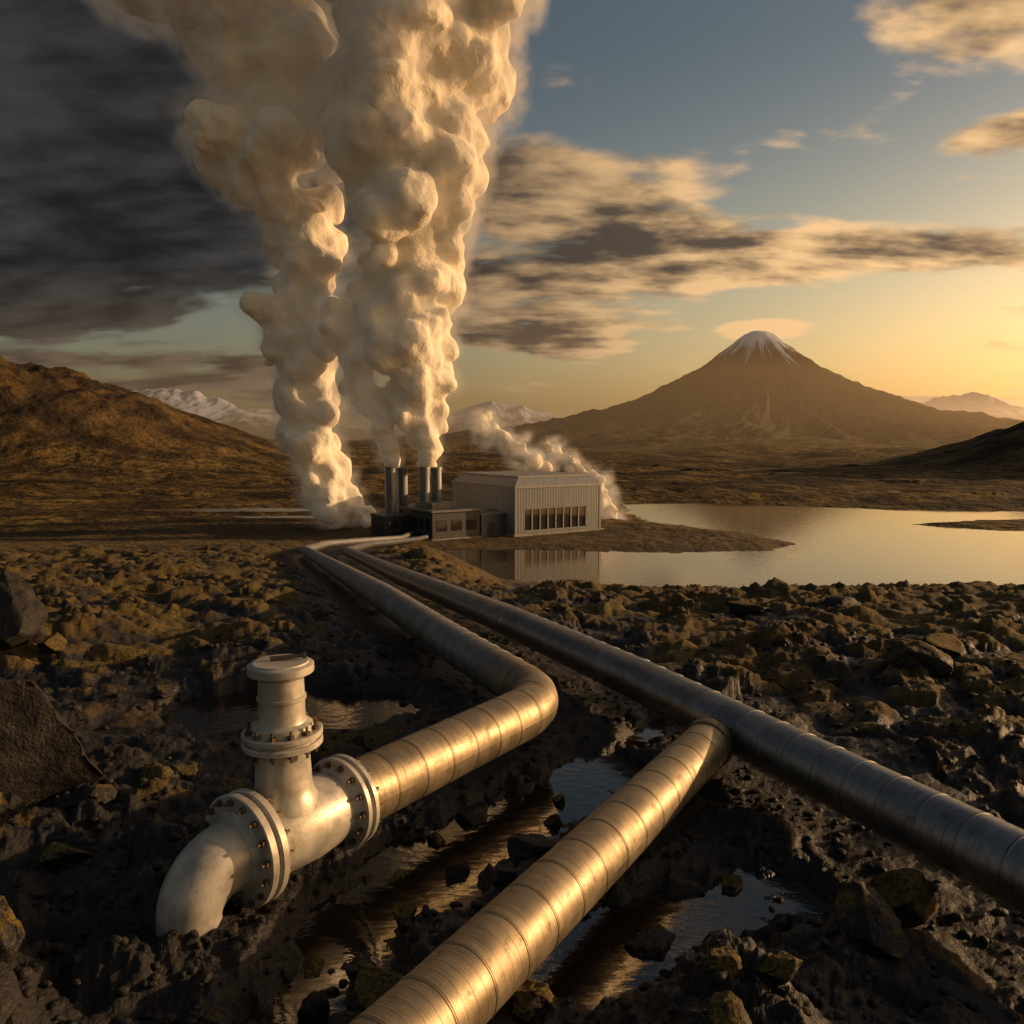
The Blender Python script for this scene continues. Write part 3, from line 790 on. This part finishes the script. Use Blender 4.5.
tx3 = D.textures.new('wisps', 'CLOUDS'); tx3.noise_scale = 2.8; tx3.noise_depth = 3
def fog_group(name, mat, voxel, band):
    ng = D.node_groups.new(name, 'GeometryNodeTree')
    ng.interface.new_socket('Geometry', in_out='INPUT', socket_type='NodeSocketGeometry')
    ng.interface.new_socket('Geometry', in_out='OUTPUT', socket_type='NodeSocketGeometry')
    gi = ng.nodes.new('NodeGroupInput'); go = ng.nodes.new('NodeGroupOutput')
    mv = ng.nodes.new('GeometryNodeMeshToVolume')
    try: mv.resolution_mode = 'VOXEL_SIZE'
    except Exception as e: print('resolution', e)
    for s_ in mv.inputs:
        if s_.name == 'Density': s_.default_value = 1.0
        elif s_.name == 'Voxel Size': s_.default_value = voxel
        elif s_.name == 'Interior Band Width': s_.default_value = band
    smt = ng.nodes.new('GeometryNodeSetMaterial'); smt.inputs['Material'].default_value = mat
    ng.links.new(gi.outputs[0], mv.inputs['Mesh']); ng.links.new(mv.outputs[0], smt.inputs['Geometry']); ng.links.new(smt.outputs[0], go.inputs[0])
    return ng
def plume(spine, y0, k, seed, mat, label, voxel=.5, d1=4.5, d2=2.2, core=.86, n_sat=13, wisp=4.8, fog=1.0, band=4.0, jit=.22):
    """spine points: (u, w, r) in sketch units, k metres per unit, plane at depth y0"""
    rnd = random.Random(seed)
    sph = []
    for (a, b) in zip(spine[:-1], spine[1:]):
        L = math.hypot(b[0]-a[0], b[1]-a[1]); n = max(1, int(L/(.42*(a[2]+b[2])/2)))
        for i in range(n):
            t = i/n; u = a[0]+(b[0]-a[0])*t; w = a[1]+(b[1]-a[1])*t; r = (a[2]+(b[2]-a[2])*t)*k
            c = np.array(((u-512)*k+rnd.uniform(-jit, jit)*r, y0+rnd.uniform(-jit, jit)*r, 4.5+y0*-.0901+(512-w)*k))
            r *= rnd.uniform(.88, 1.16)
            sph.append((c, np.zeros(3), r*.68))
            for j in range(n_sat):
                d = np.array([rnd.gauss(0, 1), rnd.gauss(0, .9), rnd.gauss(0, .8)]); d /= np.linalg.norm(d)
                sph.append((c, d*r*rnd.uniform(.48, .82), r*rnd.uniform(.20, .48)))
    def build(sc):
        vv = [bv*s*sc+(c+d*sc) for c, d, s in sph]
        ff = [BF+i*len(bv) for i in range(len(sph))]
        return np.concatenate(vv), np.concatenate(ff)
    def mods(ob, extra, vx, it):
        rm = ob.modifiers.new('remesh', 'REMESH'); rm.mode = 'VOXEL'; rm.voxel_size = vx; rm.use_smooth_shade = True
        for t, s in ((tx1, d1), (tx2, d2)):
            dm = ob.modifiers.new('billow', 'DISPLACE'); dm.texture = t; dm.texture_coords = 'GLOBAL'; dm.strength = s; dm.mid_level = .5
        if extra:
            dm = ob.modifiers.new('wisp', 'DISPLACE'); dm.texture = tx3; dm.texture_coords = 'GLOBAL'; dm.strength = extra; dm.mid_level = .34
        sm_ = ob.modifiers.new('smooth', 'SMOOTH'); sm_.iterations = it; sm_.factor = .5
    V, F = build(core)
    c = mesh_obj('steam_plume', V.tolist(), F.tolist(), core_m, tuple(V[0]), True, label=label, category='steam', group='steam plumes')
    mods(c, 0, voxel, 6)
    V, F = build(1.0)
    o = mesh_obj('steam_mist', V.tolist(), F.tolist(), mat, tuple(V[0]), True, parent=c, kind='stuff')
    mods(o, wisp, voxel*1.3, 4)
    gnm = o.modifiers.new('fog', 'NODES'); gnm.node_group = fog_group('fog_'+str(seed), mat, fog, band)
    return c
K0 = .166
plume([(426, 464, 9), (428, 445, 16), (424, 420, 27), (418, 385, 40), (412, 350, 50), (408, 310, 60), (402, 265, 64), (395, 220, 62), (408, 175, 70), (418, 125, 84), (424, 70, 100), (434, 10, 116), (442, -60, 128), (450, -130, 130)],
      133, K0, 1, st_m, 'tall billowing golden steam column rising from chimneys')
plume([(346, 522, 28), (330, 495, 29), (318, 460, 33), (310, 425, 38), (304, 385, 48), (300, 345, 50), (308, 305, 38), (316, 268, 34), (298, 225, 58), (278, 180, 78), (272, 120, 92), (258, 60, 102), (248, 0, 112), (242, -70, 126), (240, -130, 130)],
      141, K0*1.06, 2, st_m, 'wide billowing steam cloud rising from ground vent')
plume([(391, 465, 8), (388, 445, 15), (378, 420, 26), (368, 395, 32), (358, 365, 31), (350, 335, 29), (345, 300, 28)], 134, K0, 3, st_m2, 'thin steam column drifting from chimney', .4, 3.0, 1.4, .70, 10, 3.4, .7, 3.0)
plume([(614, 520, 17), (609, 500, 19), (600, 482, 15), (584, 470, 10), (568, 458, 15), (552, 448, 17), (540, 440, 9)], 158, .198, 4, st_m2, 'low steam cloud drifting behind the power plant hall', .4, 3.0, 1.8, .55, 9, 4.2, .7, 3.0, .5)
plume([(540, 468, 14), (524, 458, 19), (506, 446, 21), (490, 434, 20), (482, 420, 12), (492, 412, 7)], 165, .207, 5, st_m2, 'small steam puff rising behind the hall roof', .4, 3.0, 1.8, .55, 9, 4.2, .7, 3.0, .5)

# haze over the far plain
hm = D.materials.new('golden_haze'); hm.use_nodes = True; g = G(hm.node_tree); g.n.remove(g.n['Principled BSDF'])
vs = g.new('ShaderNodeVolumeScatter', {'Color': (1, .82, .58, 1), 'Density': .00016, 'Anisotropy': .6}); g.l.new(vs.outputs[0], g.n['Material Output'].inputs['Volume'])
mb = MB()
mb.add([(-5500, 330, -60), (6000, 330, -60), (6000, 7500, -60), (-5500, 7500, -60), (-5500, 900, 200), (6000, 900, 200), (6000, 7500, 200), (-5500, 7500, 200)],
       [(0, 3, 2, 1), (4, 5, 6, 7), (0, 1, 5, 4), (1, 2, 6, 5), (2, 3, 7, 6), (3, 0, 4, 7)])
mb.obj('haze', hm, (0, 3000, 0), kind='structure', label='thin golden haze over the distant plain', category='haze')

# ---------------------------------------------------------------- sky
w = D.worlds.new('World'); scene.world = w; w.use_nodes = True
g = G(w.node_tree); bg = g.n['Background']; out = g.n['World Output']
sky = g.new('ShaderNodeTexSky', sky_type='NISHITA'); sky.sun_disc = False; sky.sun_elevation = SUN_EL; sky.sun_rotation = SUN_AZ
sky.air_density = 1.3; sky.dust_density = 3.0; sky.ozone_density = 1.0
dirn = g.new('ShaderNodeTexCoord').outputs['Generated']
sx = g.new('ShaderNodeSeparateXYZ'); g.l.new(dirn, sx.inputs[0]); X_, Y_, Z_ = sx.outputs
az = g.m('MULTIPLY', g.m('ARCTAN2', X_, Y_), 57.2958); el = g.m('MULTIPLY', g.m('ARCSINE', Z_), 57.2958)
inv = g.m('DIVIDE', 1.0, g.m('ADD', g.m('MAXIMUM', Z_, 0.0), .20))
def pvec(ox, oy, kx=.62):
    c = g.new('ShaderNodeCombineXYZ'); g.put(c.inputs[0], g.m('ADD', g.m('MULTIPLY', g.m('MULTIPLY', X_, inv), kx), ox)); g.put(c.inputs[1], g.m('ADD', g.m('MULTIPLY', Y_, inv), oy)); return c.outputs[0]
n1 = g.noise(pvec(0, 0), 2.5, 7, .54, .12); n2 = g.noise(pvec(.055, .035), 2.5, 5, .54, .12)
n3 = g.noise(pvec(3, 5), 7.0, 5, .55, .3)
def blob(a, b, wa, hb, amp, tilt=0.0):
    da = g.m('SUBTRACT', az, a); de = g.m('SUBTRACT', el, b)
    if tilt: de = g.m('SUBTRACT', de, g.m('MULTIPLY', da, tilt))
    da = g.m('DIVIDE', da, wa); de = g.m('DIVIDE', de, hb)
    s = g.m('ADD', g.m('MULTIPLY', da, da), g.m('MULTIPLY', de, de))
    return g.m('MULTIPLY', g.m('MAXIMUM', g.m('SUBTRACT', 1.0, s), -1.0), amp)
mass = blob(-34, 23, 29, 18, 2.4)
lens = blob(17.6, 7.25, 3.9, .95, 1.7)
others = [blob(0, 14.5, 18, 6.6, 1.05), blob(17, 11.6, 19, 2.3, 1.15), blob(2, 7.8, 10, 2.2, .9), blob(30, 26, 8, 4.0, .35, .4), blob(32, 17.5, 5, 1.3, .5),
          blob(-25, 4.2, 16, 1.6, .8), lens, blob(31, 2.6, 6, .6, .6), blob(-110, 25, 60, 18, .4), blob(120, 30, 40, 12, .3)]
bias = mass
for o_ in others: bias = g.m('MAXIMUM', bias, o_)
nn = g.m('ADD', g.m('MULTIPLY', g.m('SUBTRACT', n1, .5), 2.2), g.m('MULTIPLY', g.m('SUBTRACT', n3, .5), .55))
dens = g.m('ADD', g.m('MULTIPLY', bias, .5), nn)
alpha = g.mr(dens, -.02, .30)
thick = g.mr(dens, .05, .70, 0, 1, False)
lightv = g.m('ADD', g.m('MULTIPLY', g.m('SUBTRACT', n1, n2), 7.0), .80)
lightv = g.m('ADD', lightv, g.m('MULTIPLY', g.m('SUBTRACT', n3, .5), 1.6))
lightv = g.m('SUBTRACT', lightv, g.m('MULTIPLY', thick, .85))
lightv = g.m('ADD', lightv, g.mr(lens, 0, 1.4, 0, .6))
lightv = g.mr(lightv, -.25, 1.05)
mm = g.mr(mass, -.3, .5)
shade = g.mix(g.mr(az, -20, 25), c4(.022, .020, .020), c4(.115, .080, .056))
lit = g.mix(g.mr(az, -20, 24), c4(.14, .10, .065), c4(1.0, .62, .29))
ccol = g.mix(lightv, shade, lit)
mlight = g.m('ADD', g.m('MULTIPLY', g.m('SUBTRACT', n1, n2), 3.5), g.m('ADD', g.m('MULTIPLY', g.m('SUBTRACT', n3, .5), .4), g.m('MULTIPLY', g.m('SUBTRACT', n1, .5), 1.3)))
mlight = g.mr(g.m('ADD', mlight, .38), -.2, 1.1)
mcol = g.mix(mlight, c4(.009, .0095, .011), c4(.052, .047, .044))
ccol = g.mix(mm, ccol, mcol)
bg.inputs['Strength'].default_value = .082
tint = g.mix(g.m('MULTIPLY', g.mr(az, -30, 42), g.mr(el, 26, 0)), g.mix(g.mr(el, 5, 30), c4(.94, .92, .92), c4(.80, .77, .76)), c4(3.1, 2.2, 1.42))
skc = g.mix(1.0, sky.outputs[0], tint, 'MULTIPLY')
g.l.new(skc, bg.inputs['Color'])
bg2 = g.new('ShaderNodeBackground'); g.l.new(ccol, bg2.inputs['Color']); bg2.inputs['Strength'].default_value = 1.0
mx = g.new('ShaderNodeMixShader'); g.l.new(g.m('MULTIPLY', alpha, g.mr(Z_, .0, .03, 0, .97)), mx.inputs[0]); g.l.new(bg.outputs[0], mx.inputs[1]); g.l.new(bg2.outputs[0], mx.inputs[2])
g.l.new(mx.outputs[0], out.inputs['Surface'])

# ---------------------------------------------------------------- sun + camera
sl = D.lights.new('sun', 'SUN'); sl.energy = 5.0; sl.angle = math.radians(.6); sl.color = (1, .62, .31)
so = D.objects.new('sun', sl); so.rotation_euler = SUNV.to_track_quat('Z', 'Y').to_euler(); COL.objects.link(so)
cam = D.cameras.new('camera'); cam.lens = 28; cam.sensor_width = 36; cam.clip_end = 30000; cam.clip_start = .1
co = D.objects.new('camera', cam); co.location = (0, 0, 4.5); co.rotation_euler = (math.radians(90-5.17), 0, 0); COL.objects.link(co)
scene.camera = co
scene.view_settings.view_transform = 'Standard'
